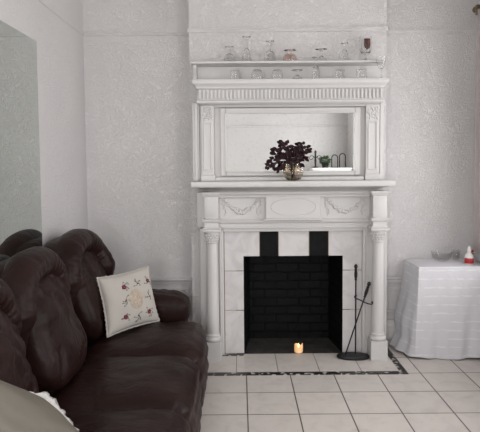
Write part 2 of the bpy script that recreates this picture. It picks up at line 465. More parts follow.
# picture rails, chimney moulding, dado panels, skirting
def rail_prof(y, z, p, h):      # polygon (y, z) against a wall at y
    return [(y, z), (y - p * .45, z + h * .1), (y - p * .6, z + h * .45), (y - p, z + h * .7), (y - p, z + h * .92), (y, z + h)]
n_trim = [0]
def trim(bm, mat='rail'):
    n_trim[0] += 1
    return struct(link('trim_%d' % n_trim[0], bm, mat))
for x0, x1 in ((XL, BX0), (BX1, XR)):
    bm = B(); prism_x(bm, rail_prof(YB, 2.478, .017, .032), x0, x1); trim(bm, 'wall')
bm = B(); prism_x(bm, rail_prof(YC, 2.462, .017, .036), BX0 - .012, BX1 + .006); trim(bm, 'wall')
bm = B()
a = [bm.verts.new(p) for p in ((XL, YR, 2.476), (XL + .008, YR, 2.482), (XL + .012, YR, 2.506), (XL, YR, 2.510))]
b = [bm.verts.new((v.co.x, YB, v.co.z)) for v in a]
for k in range(4): bm.faces.new((a[k], b[k], b[(k + 1) % 4], a[(k + 1) % 4]))
bm.faces.new(a); bm.faces.new(list(reversed(b))); trim(bm, 'wall')
bm = B(); prism_x(bm, [(YR, 2.06), (YR + .010, 2.07), (YR + .014, 2.09), (YR, 2.10)], W3[1] + .02, XR); trim(bm, 'wall')
for x0, x1 in ((XL, BX0), (BX1, XR)):
    bm = B(); prism_x(bm, rail_prof(YB, 0.505, .03, .055), x0, x1); trim(bm, 'paint')
    bm = B()                      # panel moulding below the dado rail
    box(bm, x0 + .05, x1 - .05, YB - .012, YB, .455, .475, .003); box(bm, x0 + .05, x1 - .05, YB - .012, YB, .265, .285, .003)
    box(bm, x0 + .05, x0 + .07, YB - .012, YB, .285, .455, .003); box(bm, x1 - .07, x1 - .05, YB - .012, YB, .285, .455, .003)
    trim(bm, 'paint')
    bm = B(); prism_x(bm, [(YB, 0), (YB - .022, 0), (YB - .022, .16), (YB - .012, .20), (YB, .205)], x0, x1)
    struct(link('baseboard_' + ('left' if x0 < 0 else 'right'), bm, 'paint'))

# hearth: pale tiles edged with black mosaic
bm = B(); box(bm, -.50, 1.115, 3.80, 4.17, 0, .004)
struct(link('hearth_floor', bm, 'hearth'))
bm = B(); box(bm, -.50, 1.165, 3.752, 3.80, 0, .005); box(bm, 1.115, 1.165, 3.80, 4.355, 0, .005)
box(bm, -.145, .023, 4.125, 4.168, .0041, .007); box(bm, .782, .93, 4.125, 4.168, .0041, .007)
trim(bm, 'mosaic')

# ------------------------------------------------------------------ firebox
fb = thing('firebox', 'black painted brick firebox recess inside the white fireplace', 'firebox', (.40, 4.36, 0))
bm = B(); box(bm, FX0 + .0, FX1 - .0, 4.54, 4.60, 0.004, .83); link('back_wall', bm, 'brick', fb)
for s in (0, 1):
    bm = B()
    if s == 0: poly = [(FX0 - .058, 4.172), (FX0, 4.172), (FX0 + .05, 4.54), (FX0 - .058, 4.54)]
    else: poly = [(FX1 + .058, 4.172), (FX1, 4.172), (FX1 - .05, 4.54), (FX1 + .058, 4.54)]
    a = [bm.verts.new((x, y, .004)) for x, y in poly]; b = [bm.verts.new((x, y, .82)) for x, y in poly]
    bm.faces.new(a); bm.faces.new(b)
    for k in range(4): bm.faces.new((a[k], a[(k + 1) % 4], b[(k + 1) % 4], b[k]))
    link('side_wall', bm, 'brick', fb)
bm = B(); box(bm, FX0, FX1, 4.20, 4.54, FZ + .005, FZ + .05); link('lintel', bm, 'brick', fb)
bm = B(); box(bm, FX0 - .02, FX1 + .02, 4.172, 4.60, 0, .004); link('hearth_slab', bm, 'soot', fb)

# ------------------------------------------------------------------ fireplace surround
fp = thing('fireplace_surround', 'white painted fireplace surround with round columns and carved frieze', 'fireplace', (.40, 4.12, 0))
YT = 4.17
def tile(poly, mat):
    bm = B(); prism(bm, poly, YT, YT + .03)
    return link('tile', bm, mat, fp)
g = .0026
X0, X1, ZT = -.130, .930, .962
tx = [.146, .291, .524, .673]
L1, L2 = .652, .346
def rc(x0, x1, z0, z1): return [(x0 + g, z0 + g), (x1 - g, z0 + g), (x1 - g, z1 - g), (x0 + g, z1 - g)]
tile([(X0 + .008, L1 + g), (FX0, L1 + g), (FX0, FZ), (tx[0] - g, FZ), (tx[0] - g, ZT), (X0 + .008, ZT)], 'tile')
tile([(X1 - g, L1 + g), (FX1, L1 + g), (FX1, FZ), (tx[3] + g, FZ), (tx[3] + g, ZT), (X1 - g, ZT)], 'tile')
for a_, b_, m_ in ((tx[0], tx[1], 'tileblack'), (tx[1], tx[2], 'tile'), (tx[2], tx[3], 'tileblack')):
    t_ = tile(rc(a_, b_, FZ - g, ZT + g), m_)
    if m_ == 'tileblack': t_['label'] = 'black tile above the firebox opening'
for a_, b_ in ((X0 + .006, FX0 + g), (FX1 - g, X1)):
    tile(rc(a_, b_, L2, L1), 'tile'); tile(rc(a_, b_, .007, L2), 'tile')
bm = B()
for a_, b_ in ((X0, FX0), (FX1, X1)): box(bm, a_, b_, YT + .003, YT + .045, .008, ZT)
box(bm, FX0, FX1, YT + .003, YT + .045, FZ + .001, ZT); link('grout_bed', bm, 'grout', fp)
# timber backing with moulded inner edge
for a_, b_ in ((-.302, -.145), (.945, 1.108)):
    bm = B(); box(bm, a_, b_, 4.125, YC, 0.0045, .985); link('side_panel', bm, 'paint', fp)
bm = B()
for (x0, x1, z0, z1) in ((-.147, -.128, .0075, .985), (.928, .947, .0075, .985), (-.128, .928, .958, .985)):
    box(bm, x0, x1, 4.135, YC - .004, z0, z1, .005)
for (x0, x1, z0, z1) in ((-.158, -.147, .0075, .996), (.947, .958, .0075, .996), (-.158, .958, .985, .998)):
    box(bm, x0, x1, 4.112, 4.16, z0, z1, .004)
link('inner_frame', bm, 'paint', fp)
bm = B(); box(bm, -.322, 1.108, 4.125, YC, .998, 1.2575)
link('frieze', bm, 'paint', fp)
bm = B(); molding(bm, -.172, .972, 4.120, 4.13, [(0, 1.022), (.012, 1.03), (.016, 1.042), (.006, 1.052), (0, 1.056)])
link('frieze_moulding', bm, 'paint', fp)
# central raised tablet with oval
bm = B(); box(bm, .190, .600, 4.088, 4.126, 1.062, 1.262, .006)
molding(bm, .190, .600, 4.088, 4.126, [(0, 1.045), (.014, 1.05), (.014, 1.058), (0, 1.066)])
tb = link('frieze_tablet', bm, 'paint', fp)
bm = B(); cx, cz = .40, 1.148
tube(bm, [(cx + .168 * math.cos(t), 4.088, cz + .066 * math.sin(t)) for t in [2 * PI * k / 64 for k in range(65)]], .0042, 6, False)
link('oval_bead', bm, 'paint', tb)
# garlands
def garland(x0, x1):
    bm = B(); zc = 1.215
    xm = (x0 + x1) / 2; w = (x1 - x0) / 2 - .03
    for k in range(23):
        t = -1 + 2 * k / 22
        x = xm + w * t; z = zc - .105 * (1 - t * t)
        s = .011 + .007 * (1 - t * t)
        for q in range(3):
            blob(bm, (x + random.uniform(-.008, .008), 4.122, z + random.uniform(-.011, .011)), s * random.uniform(.5, .85), (1, .6, 1), 1)
    for e in (-1, 1):
        xe = xm + e * w
        for k in range(8):
            blob(bm, (xe + random.uniform(-.012, .012), 4.122, zc + .012 - k * .018), .010 - .0006 * k, (1, .6, 1.2), 1)
        for k in range(10):
            t = k / 9
            blob(bm, (xe + e * .016 * math.sin(t * 6), 4.123, zc - .01 - .12 * t), .006, (1, .5, 1.3), 1)
        for k in range(6):
            a = PI * 2 * k / 6
            blob(bm, (xe + .014 * math.cos(a), 4.121, zc + .014 * math.sin(a)), .008, (1, .6, 1), 1)
    link('garland', bm, 'paint', fp, True)
garland(-.150, .170); garland(.625, .955)
# mantel shelf
bm = B(); molding(bm, -.315, 1.085, 4.0, YC, [(-.09, 1.258), (-.082, 1.270), (-.062, 1.282), (-.034, 1.291), (-.010, 1.297), (.022, 1.3005), (.034, 1.304), (.038, 1.312), (.038, 1.336), (.034, 1.344)])
link('mantel_shelf', bm, 'paint', fp, True, 35)
bm = B()
molding(bm, -.150, .955, 4.096, YC, [(0, 1.216), (.01, 1.224), (.012, 1.236), (.03, 1.248), (.035, 1.262)])
link('bed_moulding', bm, 'paint', fp, True, 35)
# columns
def column(xc):
    yc = 4.060
    bm = B(); box(bm, xc - .062, xc + .062, 3.998, 4.122, .0045, .150, .003)
    c = thing_part = link('column', column_shaft(xc, yc), 'paint', fp, True, 40)
    link('plinth', bm, 'paint', c)
    bm = B()
    lathe(bm, [(.056, .1505), (.062, .156), (.064, .166), (.060, .176), (.053, .180), (.051, .186), (.054, .192), (.054, .198), (.048, .205)], xc, yc, 0, 32)
    link('base_moulding', bm, 'paint', c, True, 50)
    bm = B()
    lathe(bm, [(.041, .885), (.047, .889), (.048, .896), (.043, .900), (.043, .905), (.050, .925), (.052, .950), (.058, .966), (.060, .975)], xc, yc, 0, 32)
    for row in range(3):
        for k in range(16):
            a = 2 * PI * (k + .5 * (row % 2)) / 16
            rr = .046 + .004 * row
            blob(bm, (xc + rr * math.cos(a), yc + rr * math.sin(a), .912 + row * .018), .0085, (1, 1, 1.1), 1)
    box(bm, xc - .066, xc + .066, yc - .066, yc + .062, .9755, .992, .003)
    link('capital', bm, 'paint', c, True, 40)
    bm = B()
    box(bm, xc - .050, xc + .050, 4.012, 4.126, 1.072, 1.232, .002)
    molding(bm, xc - .050, xc + .050, 4.012, 4.126, [(0.014, .992), (.018, .998), (.006, 1.004), (0, 1.010), (0, 1.040), (.010, 1.046), (.016, 1.056), (.016, 1.064), (.0, 1.073)])
    molding(bm, xc - .050, xc + .050, 4.012, 4.126, [(0, 1.230), (.006, 1.236), (.010, 1.246), (.014, 1.254), (.016, 1.2575), (.016, 1.266)])
    link('pedestal_block', bm, 'paint', c, True, 35)
def column_shaft(xc, yc):
    bm = B()
    lathe(bm, [(.0475, .205), (.0472, .30), (.0465, .45), (.0450, .62), (.0430, .76), (.0405, .886)], xc, yc, 0, 40)
    return bm
column(-.211); column(1.024)

# ------------------------------------------------------------------ overmantel
om = thing('overmantel', 'white painted overmantel with rectangular mirror and glass shelf', 'overmantel', (.38, 4.12, 1.345))
z0 = 1.3445
bm = B()
box(bm, -.352, -.125, 4.155, YC, z0, 1.93); box(bm, .885, 1.078, 4.155, YC, z0, 1.93)
box(bm, -.125, .885, 4.155, YC, z0, 1.395); box(bm, -.125, .885, 4.155, YC, 1.868, 1.93)
link('backing_panel', bm, 'paint', om)
bm = B()     # side fillets beside the pilasters
box(bm, -.352, -.300, 4.135, 4.156, z0, 1.93, .003); box(bm, -.335, -.312, 4.122, 4.136, z0, 1.93, .004)
link('side_strip', bm, 'paint', om)
bm = B(); box(bm, 1.052, 1.078, 4.135, 4.156, z0, 1.93, .003); link('side_strip', bm, 'paint', om)
bm = B()
for (x0, x1, za, zb) in ((-.145, -.102, 1.38, 1.888), (.860, .905, 1.38, 1.888), (-.102, .860, 1.847, 1.888), (-.102, .860, 1.38, 1.413)):
    box(bm, x0, x1, 4.125, 4.156, za, zb, .007)
for (x0, x1, za, zb) in ((-.112, -.100, 1.405, 1.856), (.858, .870, 1.405, 1.856), (-.112, .870, 1.845, 1.856), (-.112, .870, 1.405, 1.415)):
    box(bm, x0, x1, 4.118, 4.156, za, zb, .003)
box(bm, -.19, .925, 4.095, 4.156, z0, 1.372, .005)
link('mirror_frame', bm, 'paint', om)
bm = B(); box(bm, -.110, .868, 4.140, 4.146, 1.408, 1.852); link('mirror', bm, 'mirror', om)
def pilaster(x0, x1):
    bm = B()
    box(bm, x0, x1, 4.105, 4.158, z0 + .045, 1.905, .002)
    box(bm, x0 - .008, x1 + .008, 4.09, 4.158, z0, z0 + .045, .004)
    p = link('pilaster', bm, 'paint', om)
    bm = B()
    f = .012
    for (a, b, c, d) in ((x0 + .014, x0 + .014 + f, 1.42, 1.78), (x1 - .014 - f, x1 - .014, 1.42, 1.78), (x0 + .026, x1 - .026, 1.42, 1.432), (x0 + .026, x1 - .026, 1.768, 1.78)):
        box(bm, a, b, 4.0985, 4.106, c, d, .003)
    link('panel_bead', bm, 'paint', p)
    bm = B(); random.seed(int(x0 * 1000))
    xm = (x0 + x1) / 2
    for k in range(46):
        blob(bm, (random.uniform(x0 + .012, x1 - .012), 4.104, random.uniform(1.80, 1.885)), random.uniform(.005, .010), (1, .6, 1.2), 1)
    link('carving', bm, 'paint', p, True)
pilaster(-.283, -.190); pilaster(.940, 1.040)
# bolection between mirror frame and pilasters/cornice
bm = B(); molding(bm, -.20, .935, 4.11, 4.156, [(0, 1.892), (.004, 1.90), (.018, 1.908), (.026, 1.914)]); link('cove_moulding', bm, 'paint', om, True, 35)
# cornice: bed mould, fluted band, crown
bm = B()
molding(bm, -.290, 1.037, 4.055, YC, [(-.03, 1.905), (.0, 1.908), (.012, 1.914), (.020, 1.920), (.020, 1.932), (.004, 1.938)])
box(bm, -.302, 1.046, 4.045, YC, 1.936, 2.016)
molding(bm, -.302, 1.049, 4.045, YC, [(0, 2.012), (.006, 2.018), (.012, 2.022), (.014, 2.034), (.024, 2.046), (.032, 2.052), (.034, 2.056), (.035, 2.060), (.035, 2.078), (.032, 2.084)])
cn = link('cornice', bm, 'paint', om, True, 35)
bm = B(); n = 48
for k in range(n):
    x = -.300 + (1.347) * (k + .5) / n
    box(bm, x - .0080, x + .0080, 4.028, 4.046, 1.944, 2.010, .003, 1)
link('fluting', bm, 'paint', cn)
# shelf above
bm = B(); box(bm, -.350, 1.075, 4.205, YC, 2.083, 2.208); link('back_board', bm, 'paint', om)
bm = B(); molding(bm, -.345, 1.070, 4.10, YC, [(-.012, 2.202), (-.004, 2.205), (0, 2.208), (.008, 2.211), (.008, 2.224), (.005, 2.227)])
link('glass_shelf', bm, 'paint', om, True, 35)
for x in (-.338,):
    bm = B()
    poly = [(4.206, 2.0845), (4.206, 2.202), (4.115, 2.202), (4.118, 2.185), (4.135, 2.155), (4.150, 2.13), (4.153, 2.0845)]
    prism_x(bm, poly, x, x + .022); link('shelf_bracket', bm, 'paint', om)

# ------------------------------------------------------------------ glassware
def shell(outer, t=.0016):
    """outer profile bottom->rim for an open vessel standing on outer[0]; returns closed thin profile"""
    inner = []
    for r, z in reversed(outer):
        inner.append((r, z))
    return inner

def vessel(kind, h, w):
    """(r,z) profile standing upright; solid foot and stem, hollow bowl; starts and ends on the axis"""
    R = w / 2; t = .0017
    if kind == 'tumbler':
        o = [(0, 0), (R * .80, 0), (R * .84, h * .04), (R * .93, h * .5), (R, h)]
        i = [(R - t, h), (R * .93 - t, h * .5), (R * .83 - t, h * .12), (0, h * .10)]
        return o + i
    if kind == 'round':
        o = [(0, 0), (R * .55, 0), (R * .72, h * .06), (R * .95, h * .35), (R, h * .6), (R * .93, h)]
        i = [(R * .93 - t, h), (R - t, h * .6), (R * .95 - t, h * .35), (R * .70, h * .12), (0, h * .10)]
        return o + i
    f = {'wine': (.45, .80, .16), 'tall': (.42, .86, .12), 'short': (.30, .95, .15), 'coupe': (.55, .9, .13), 'goblet': (.28, .74, .16), 'flute': (.35, .95, .12)}[kind]
    zb, rf, rs = f[0] * h, f[1] * R, f[2] * R
    rs = max(rs, .0035)
    o = [(0, 0), (rf, 0), (rf, .0025), (rf * .45, .006), (rs, .014), (rs * .85, zb * .6), (rs, zb * .93), (rs * 1.6, zb)]
    H = h - zb
    if kind == 'wine':   bowl = [(.62, .12), (.92, .38), (1, .60), (.94, 1)]
    elif kind == 'tall': bowl = [(.42, .12), (.66, .35), (.86, .68), (1, 1)]
    elif kind == 'flute': bowl = [(.55, .12), (.80, .35), (.92, .7), (1, 1)]
    elif kind == 'short': bowl = [(.75, .14), (.98, .45), (1, .7), (.94, 1)]
    elif kind == 'coupe': bowl = [(.35, .15), (.60, .40), (.82, .70), (1, 1)]
    else: bowl = [(.74, .07), (.96, .28), (1, .52), (.93, 1)]
    bo = [(R * a, zb + H * b) for a, b in bowl]
    bi = [(max(r - t, .001), z) for r, z in reversed(bo)] + [(0, zb + H * .06)]
    return o + bo + bi

def glassware(name, label, cat, kind, x, y, z, h, w, inverted, group, mat='glass'):
    pr = vessel(kind, h, w)
    if inverted: pr = [(r, h - zz) for r, zz in pr]
    bm = B(); lathe(bm, pr, 0, 0, 0, 28)
    o = link(name, bm, mat, None, True, 50)
    o.location = (x, y, z)
    tag(o, label, cat, group)
    return o
zs, zl = 2.2275, 2.0845
up = lambda px: (px - 238.9) * .007414
lo = lambda px: (px - 238.9) * .00727
GU, GL = 'glasses on the top shelf', 'glasses on the overmantel cornice'
YU, YL = 4.15, 4.065
glassware('sherry_glass', 'upturned squat stemmed glass first from the left on the top shelf', 'glass', 'wine', up(229.5), YU, zs, .115, .082, True, GU)
glassware('champagne_glass', 'tallest upturned glass on the top shelf, with a long narrow tapering bowl', 'glass', 'tall', up(246.5), YU, zs, .185, .074, True, GU)
glassware('wine_glass', 'upturned rounded wine glass, third from the left on the top shelf', 'glass', 'wine', up(270), YU, zs, .152, .082, True, GU)
glassware('brandy_glass', 'low wide pinkish upturned glass, fourth from the left on the top shelf', 'glass', 'short', up(290), YU, zs, .085, .098, True, GU, 'pinkglass')
glassware('cocktail_glass', 'small upturned cone shaped glass, fifth from the left on the top shelf', 'glass', 'coupe', up(321.5), YU, zs, .090, .098, True, GU)
glassware('liqueur_glass', 'slim upturned stemmed glass just left of the printed goblet', 'glass', 'flute', up(345), YU, zs, .135, .058, True, GU)
gb = thing('goblet', 'upright goblet with a dark brown print, at the right of the top shelf', 'glass', (up(366), YU, zs), GU)
GH, GW = .184, .090
bm = B(); lathe(bm, vessel('goblet', GH, GW), up(366), YU, zs, 32); link('bowl_and_stem', bm, 'glass', gb, True, 50)
def goblet_r(zf):
    pts = [(GW / 2 * a, .28 * GH + .72 * GH * b) for a, b in [(.74, .07), (.96, .28), (1, .52), (.93, 1)]]
    for (r0, a), (r1, b) in zip(pts, pts[1:]):
        if a <= zf <= b: return r0 + (r1 - r0) * (zf - a) / (b - a)
    return pts[-1][0]
def badge(bm, shape, off):
    """curved patch on the bowl: shape(u, v) in -1..1 tells what is printed"""
    n = 26
    for i in range(n):
        for j in range(n):
            u, v = -1 + 2 * (i + .5) / n, -1 + 2 * (j + .5) / n
            if not shape(u, v): continue
            q = []
            for du, dv in ((-1, -1), (1, -1), (1, 1), (-1, 1)):
                a = -PI / 2 + .10 + (u + du / n) * .72; zf = .120 + (v + dv / n) * .042
                r = goblet_r(zf) + off
                q.append(bm.verts.new((up(366) + r * math.cos(a), YU + r * math.sin(a), zs + zf)))
            bm.faces.new(q)
    bmesh.ops.remove_doubles(bm, verts=bm.verts, dist=1e-5)
shield = lambda u, v: abs(u) < .78 * (1 if v > -.1 else math.sqrt(max(0, 1 - ((v + .1) / .9) ** 2))) and v < .9
def dark(u, v): return shield(u, v) and not ((u - .35) ** 2 / .10 + (v - .35) ** 2 / .14 < 1)
bm = B(); badge(bm, dark, .0008); link('printed_emblem', bm, 'badge', gb)['label'] = 'dark brown printed emblem'
bm = B(); badge(bm, lambda u, v: (u - .35) ** 2 / .10 + (v - .35) ** 2 / .14 < 1, .0008); link('emblem_highlight', bm, 'badgered', gb)['label'] = 'reddish brown patch of the print'

glassware('tumbler', 'upturned straight tumbler first from the left on the cornice below', 'glass', 'tumbler', lo(234.8), YL, zl, .074, .076, True, GL)
glassware('tumbler', 'upturned rounded tumbler, second from the left on the cornice', 'glass', 'round', lo(257), YL, zl, .073, .084, True, GL)
glassware('tumbler', 'upturned rounded tumbler, third from the left on the cornice', 'glass', 'round', lo(277.2), YL, zl, .073, .080, True, GL)
glassware('dessert_glass', 'small low flared glass, fourth from the left on the cornice', 'glass', 'coupe', lo(297.2), YL, zl, .068, .090, True, GL)
glassware('champagne_flute', 'tall narrow upturned flute in the middle of the cornice row', 'glass', 'flute', lo(316), YL, zl, .160, .060, True, GL)
glassware('tumbler', 'upturned tumbler just right of the tall flute on the cornice', 'glass', 'tumbler', lo(340.5), YL, zl, .073, .076, True, GL)
glassware('tumbler', 'upturned tumbler beside the stemmed glass at the cornice end', 'glass', 'tumbler', lo(362), YL, zl, .078, .082, True, GL)
glassware('wine_glass', 'upright stemmed glass standing at the right end of the cornice', 'glass', 'tall', lo(381.5), YL, zl, .158, .078, False, GL)

# ------------------------------------------------------------------ vase and dark leaves
vx, vy, vz = .393, 4.045, 1.3445
vs_ = thing('glass_vase', 'round smoky glass vase on the mantel shelf in front of the mirror', 'vase', (vx, vy, vz))
bm = B()
o = [(0, 0), (.030, 0), (.048, .010), (.066, .035), (.073, .062), (.066, .090), (.048, .108), (.035, .116), (.037, .124)]
i = [(.034, .124), (.032, .116), (.045, .107), (.063, .089), (.070, .062), (.063, .036), (.046, .014), (0, .008)]
lathe(bm, o + i, vx, vy, vz, 36); link('vessel', bm, 'smoke', vs_, True, 50)
bm = B()
for k in range(12):
    a = 2 * PI * k / 12
    tube(bm, [(vx + r * 1.003 * math.cos(a), vy + r * 1.003 * math.sin(a), vz + z) for r, z in o[2:7]], .0016, 5)
link('cut_ridges', bm, 'smoke', vs_, True)
bq = thing('leaf_bouquet', 'bunch of dark maroon leafy stems standing in the smoky glass vase', 'bouquet', (vx, vy, vz + .012))
random.seed(21)
def leaf(bm, p, d, up_, L, W):
    d = d.normalized(); s = d.cross(up_)
    if s.length < 1e-4: s = d.orthogonal()
    s.normalize(); nrm = s.cross(d)
    st = [(0, .05), (.18, .6), (.42, 1.0), (.68, .82), (.88, .42), (1, .03)]
    rows = []
    for t, w in st:
        c = p + d * L * t - nrm * .18 * L * t * t
        e = W * .5 * w
        rows.append([bm.verts.new(c - s * e + nrm * e * .35), bm.verts.new(c), bm.verts.new(c + s * e + nrm * e * .35)])
    for a, b in zip(rows, rows[1:]):
        for k in range(2): bm.faces.new((a[k], a[k + 1], b[k + 1], b[k]))
tips = [(.317, 1.625, -.02), (.352, 1.615, .02), (.268, 1.575, -.03), (.455, 1.618, .0), (.490, 1.590, -.03), (.505, 1.566, .01), (.225, 1.500, -.02), (.215, 1.452, -.05),
        (.285, 1.425, -.07), (.470, 1.505, -.04), (.405, 1.575, -.02), (.340, 1.535, -.05), (.395, 1.510, -.06), (.290, 1.500, -.05), (.250, 1.545, .01), (.430, 1.55, .02), (.36, 1.57, .03), (.32, 1.46, -.07), (.44, 1.47, -.06)]
bs, bl = B(), B()
for x, z, dy in tips:
    tip = Vector((x, vy + dy, z)); base = Vector((vx + random.uniform(-.012, .012), vy + random.uniform(-.012, .012), vz + .015))
    mid = Vector((vx + (x - vx) * .2, vy + dy * .3, vz + .135))
    pth = catmull([base, mid, (mid + tip) * .5 + Vector((0, 0, .018)), tip], 5, False)
    tube(bs, pth, .0016, 5)
    for q in range(5):
        f = (.60, .75, .85, .93, 1.0)[q]
        k = min(int(f * (len(pth) - 1)), len(pth) - 2)
        p = pth[k] + (pth[k + 1] - pth[k]) * (f * (len(pth) - 1) - k)
        dr = (pth[k + 1] - pth[k]).normalized()
        side = Vector((random.uniform(-1, 1), random.uniform(-.6, .4), random.uniform(-.8, .7)))
        d = dr * (.9 if q == 4 else .25) + side * .9
        leaf(bl, p, d, Vector((random.uniform(-.4, .4), -1, random.uniform(-.2, .6))), random.uniform(.030, .046), random.uniform(.022, .032))
link('stem', bs, 'stem', bq, True); link('leaves', bl, 'leafdark', bq)

# ------------------------------------------------------------------ fire tools and candle
st = thing('fire_tool_stand', 'black iron fire tool stand with upright handled rod on an oval base', 'fire tool stand', (.842, 4.06, .005))
bm = B()
a_, pts = 0, []
ring = lambda sx, sy, z: [bm.verts.new((.842 + sx * math.cos(t), 4.06 + sy * math.sin(t) - .12 * sx * math.cos(t) * .6, z)) for t in [2 * PI * k / 40 for k in range(40)]]
rs_ = [ring(.110, .052, .0045), ring(.122, .060, .012), ring(.122, .060, .024), ring(.112, .053, .034), ring(.09, .04, .036)]
for p, q in zip(rs_, rs_[1:]):
    for k in range(40): bm.faces.new((p[k], p[(k + 1) % 40], q[(k + 1) % 40], q[k]))
bm.faces.new(rs_[0]); bm.faces.new(list(reversed(rs_[-1])))
link('base', bm, 'iron', st, True, 40)
PX, PY = .862, 4.072
bm = B(); lathe(bm, [(.0055, .034), (.0055, .60)], PX, PY, 0, 10); link('rod', bm, 'iron', st, True, 50)
HAND = [(.0045, .0), (.011, .004), (.008, .012), (.0115, .030), (.0125, .055), (.009, .076), (.013, .082), (.008, .088), (.012, .098), (.0145, .108), (.010, .120), (0, .127)]
bm = B(); lathe(bm, [(r, z + .592) for r, z in HAND], PX, PY, 0, 14); link('handle', bm, 'iron', st, True, 50)
pk = thing('fire_poker', 'black poker with curled cross guard leaning aslant against the stand rod', 'fire poker', (.785, 4.052, .037))
p0, p1 = Vector((.783, 4.052, .0375)), Vector((.922, 4.040, .475))
bm = B(); tube(bm, [p0, p0.lerp(p1, .5), p1], .0052, 8); link('shaft', bm, 'iron', pk, True)
ax = (p1 - p0).normalized(); rot = Vector((0, 0, 1)).rotation_difference(ax).to_matrix()
bm = B(); lathe(bm, HAND, 0, 0, 0, 14)
for v in bm.verts: v.co = rot @ v.co + p1 - ax * .004
link('handle', bm, 'iron', pk, True, 50)
sd = Vector((0, 1, 0)).cross(ax).normalized(); c0 = p0.lerp(p1, .92)
bm = B()
pth = [c0 + sd * s + ax * w for s, w in ((-.066, .028), (-.072, .018), (-.062, .008), (-.035, .006), (0, .0), (.035, -.004), (.060, -.002), (.072, .006), (.066, .016))]
tube(bm, catmull(pth, 4, False), .0048, 8)
for e in (pth[0], pth[-1]): blob(bm, e, .008, sub=2)
link('cross_guard', bm, 'iron', pk, True)

cd = thing('candle', 'small glowing cream pillar candle with jagged melted rim on the hearth', 'candle', (.447, 4.205, .004))
bm = B(); n = 40; R = .033
def rimz(a): return .058 + .010 * math.cos(2 * a + .4) + .006 * math.cos(3 * a + 1.0)
prof = []
for k in range(n):
    a = 2 * PI * k / n; zt = rimz(a); ca, sa = math.cos(a), math.sin(a)
    prof.append([bm.verts.new((.447 + r * ca, 4.205 + r * sa, .0045 + z)) for r, z in ((R * .94, 0), (R, .006), (R * 1.02, .03), (R * .98, zt * .9), (R * .92, zt), (R * .80, zt * .97), (R * .74, .040), (R * .1, .037))])
for k in range(n):
    p, q = prof[k], prof[(k + 1) % n]
    for j in range(7): bm.faces.new((p[j], q[j], q[j + 1], p[j + 1]))
bm.faces.new([p[0] for p in prof]); bm.faces.new([p[7] for p in prof])
link('wax', bm, 'candle', cd, True, 60)
bm = B(); lathe(bm, [(0, .036), (.006, .042), (.0075, .050), (.004, .062), (0, .070)], .447, 4.205, .0045, 12); link('flame', bm, 'flame', cd, True)

# ------------------------------------------------------------------ sofa
sf = thing('sofa', 'dark brown leather three seat sofa with puffy backs against the left wall', 'sofa', (-.68, 2.74, 0))
SY = [3.40, 2.74, 2.08]; SW = .66
bm = B(); box(bm, -1.16, -.30, 1.52, 3.96, .02, .25, .02); link('base', bm, 'darkbase', sf)
seat_prof = catmull([(-.93, .22), (-.945, .33), (-.88, .392), (-.72, .412), (-.52, .418), (-.38, .416), (-.290, .402), (-.240, .352), (-.224, .26), (-.222, .13), (-.228, .055), (-.275, .03), (-.315, .07), (-.36, .20), (-.60, .215)], 5)
seat_prof = [Vector((p[0], p[1])) for p in [(v.x, v.y) for v in [Vector((q.x, q.y, 0)) if len(q) == 3 else Vector((q.x, q.y, 0)) for q in seat_prof]]]
def seat(yc, sd):
    bm = B(); n = 34; rows = []
    cx_, cz_ = -.50, .27
    for j in range(n + 1):
        t = -1 + 2 * j / n
        tt = math.copysign(1 - (1 - abs(t)) ** 1.6, t)
        ins = 1 - (1 - abs(tt) ** 6) ** (1 / 2.6) if abs(tt) < 1 else 1
        row = []
        for k, p in enumerate(seat_prof):
            # inset towards the core near the ends
            q = Vector((p.x, p.y)); d = Vector((cx_ - p.x, cz_ - p.y)); L = d.length
            dz = .10 * ins
            q = q + d.normalized() * min(dz, L * .6)
            y = yc + tt * (SW / 2 + .004)
            top = max(0, (q.y - .34) / .08); top = min(1, top)
            front = 1 if q.x > -.30 else 0
            w = .010 * nz(q.x * 3 + sd, y * 3.2, sd) + .010 * (ridge(q.x * 4 + y * 5, y * 3 - q.x * 2.0, sd) - .6) * top
            w += .006 * nz(q.x * 9, y * 13, q.y * 4 + sd)
            w += .016 * (1 - tt * tt) * top + .010 * top * (max(0, ridge(q.x * 5 + sd, y * 1.2 + q.x * 4.0, sd + 2)) ** 3 - .3)
            w += front * .006 * math.sin(q.y * 60 + 2 * nz(y * 5, sd, 0))
            nrm = -d.normalized()
            q = q + nrm * w
            row.append(bm.verts.new((q.x, y, q.y)))
        rows.append(row)
    m_ = len(seat_prof)
    for a, b in zip(rows, rows[1:]):
        for k in range(m_): bm.faces.new((a[k], a[(k + 1) % m_], b[(k + 1) % m_], b[k]))
    bm.faces.new(rows[0]); bm.faces.new(list(reversed(rows[-1])))
    return link('seat_cushion', bm, 'leather', sf, True, 70)
for k, y in enumerate(SY): seat(y, 3.1 + 7.7 * k)

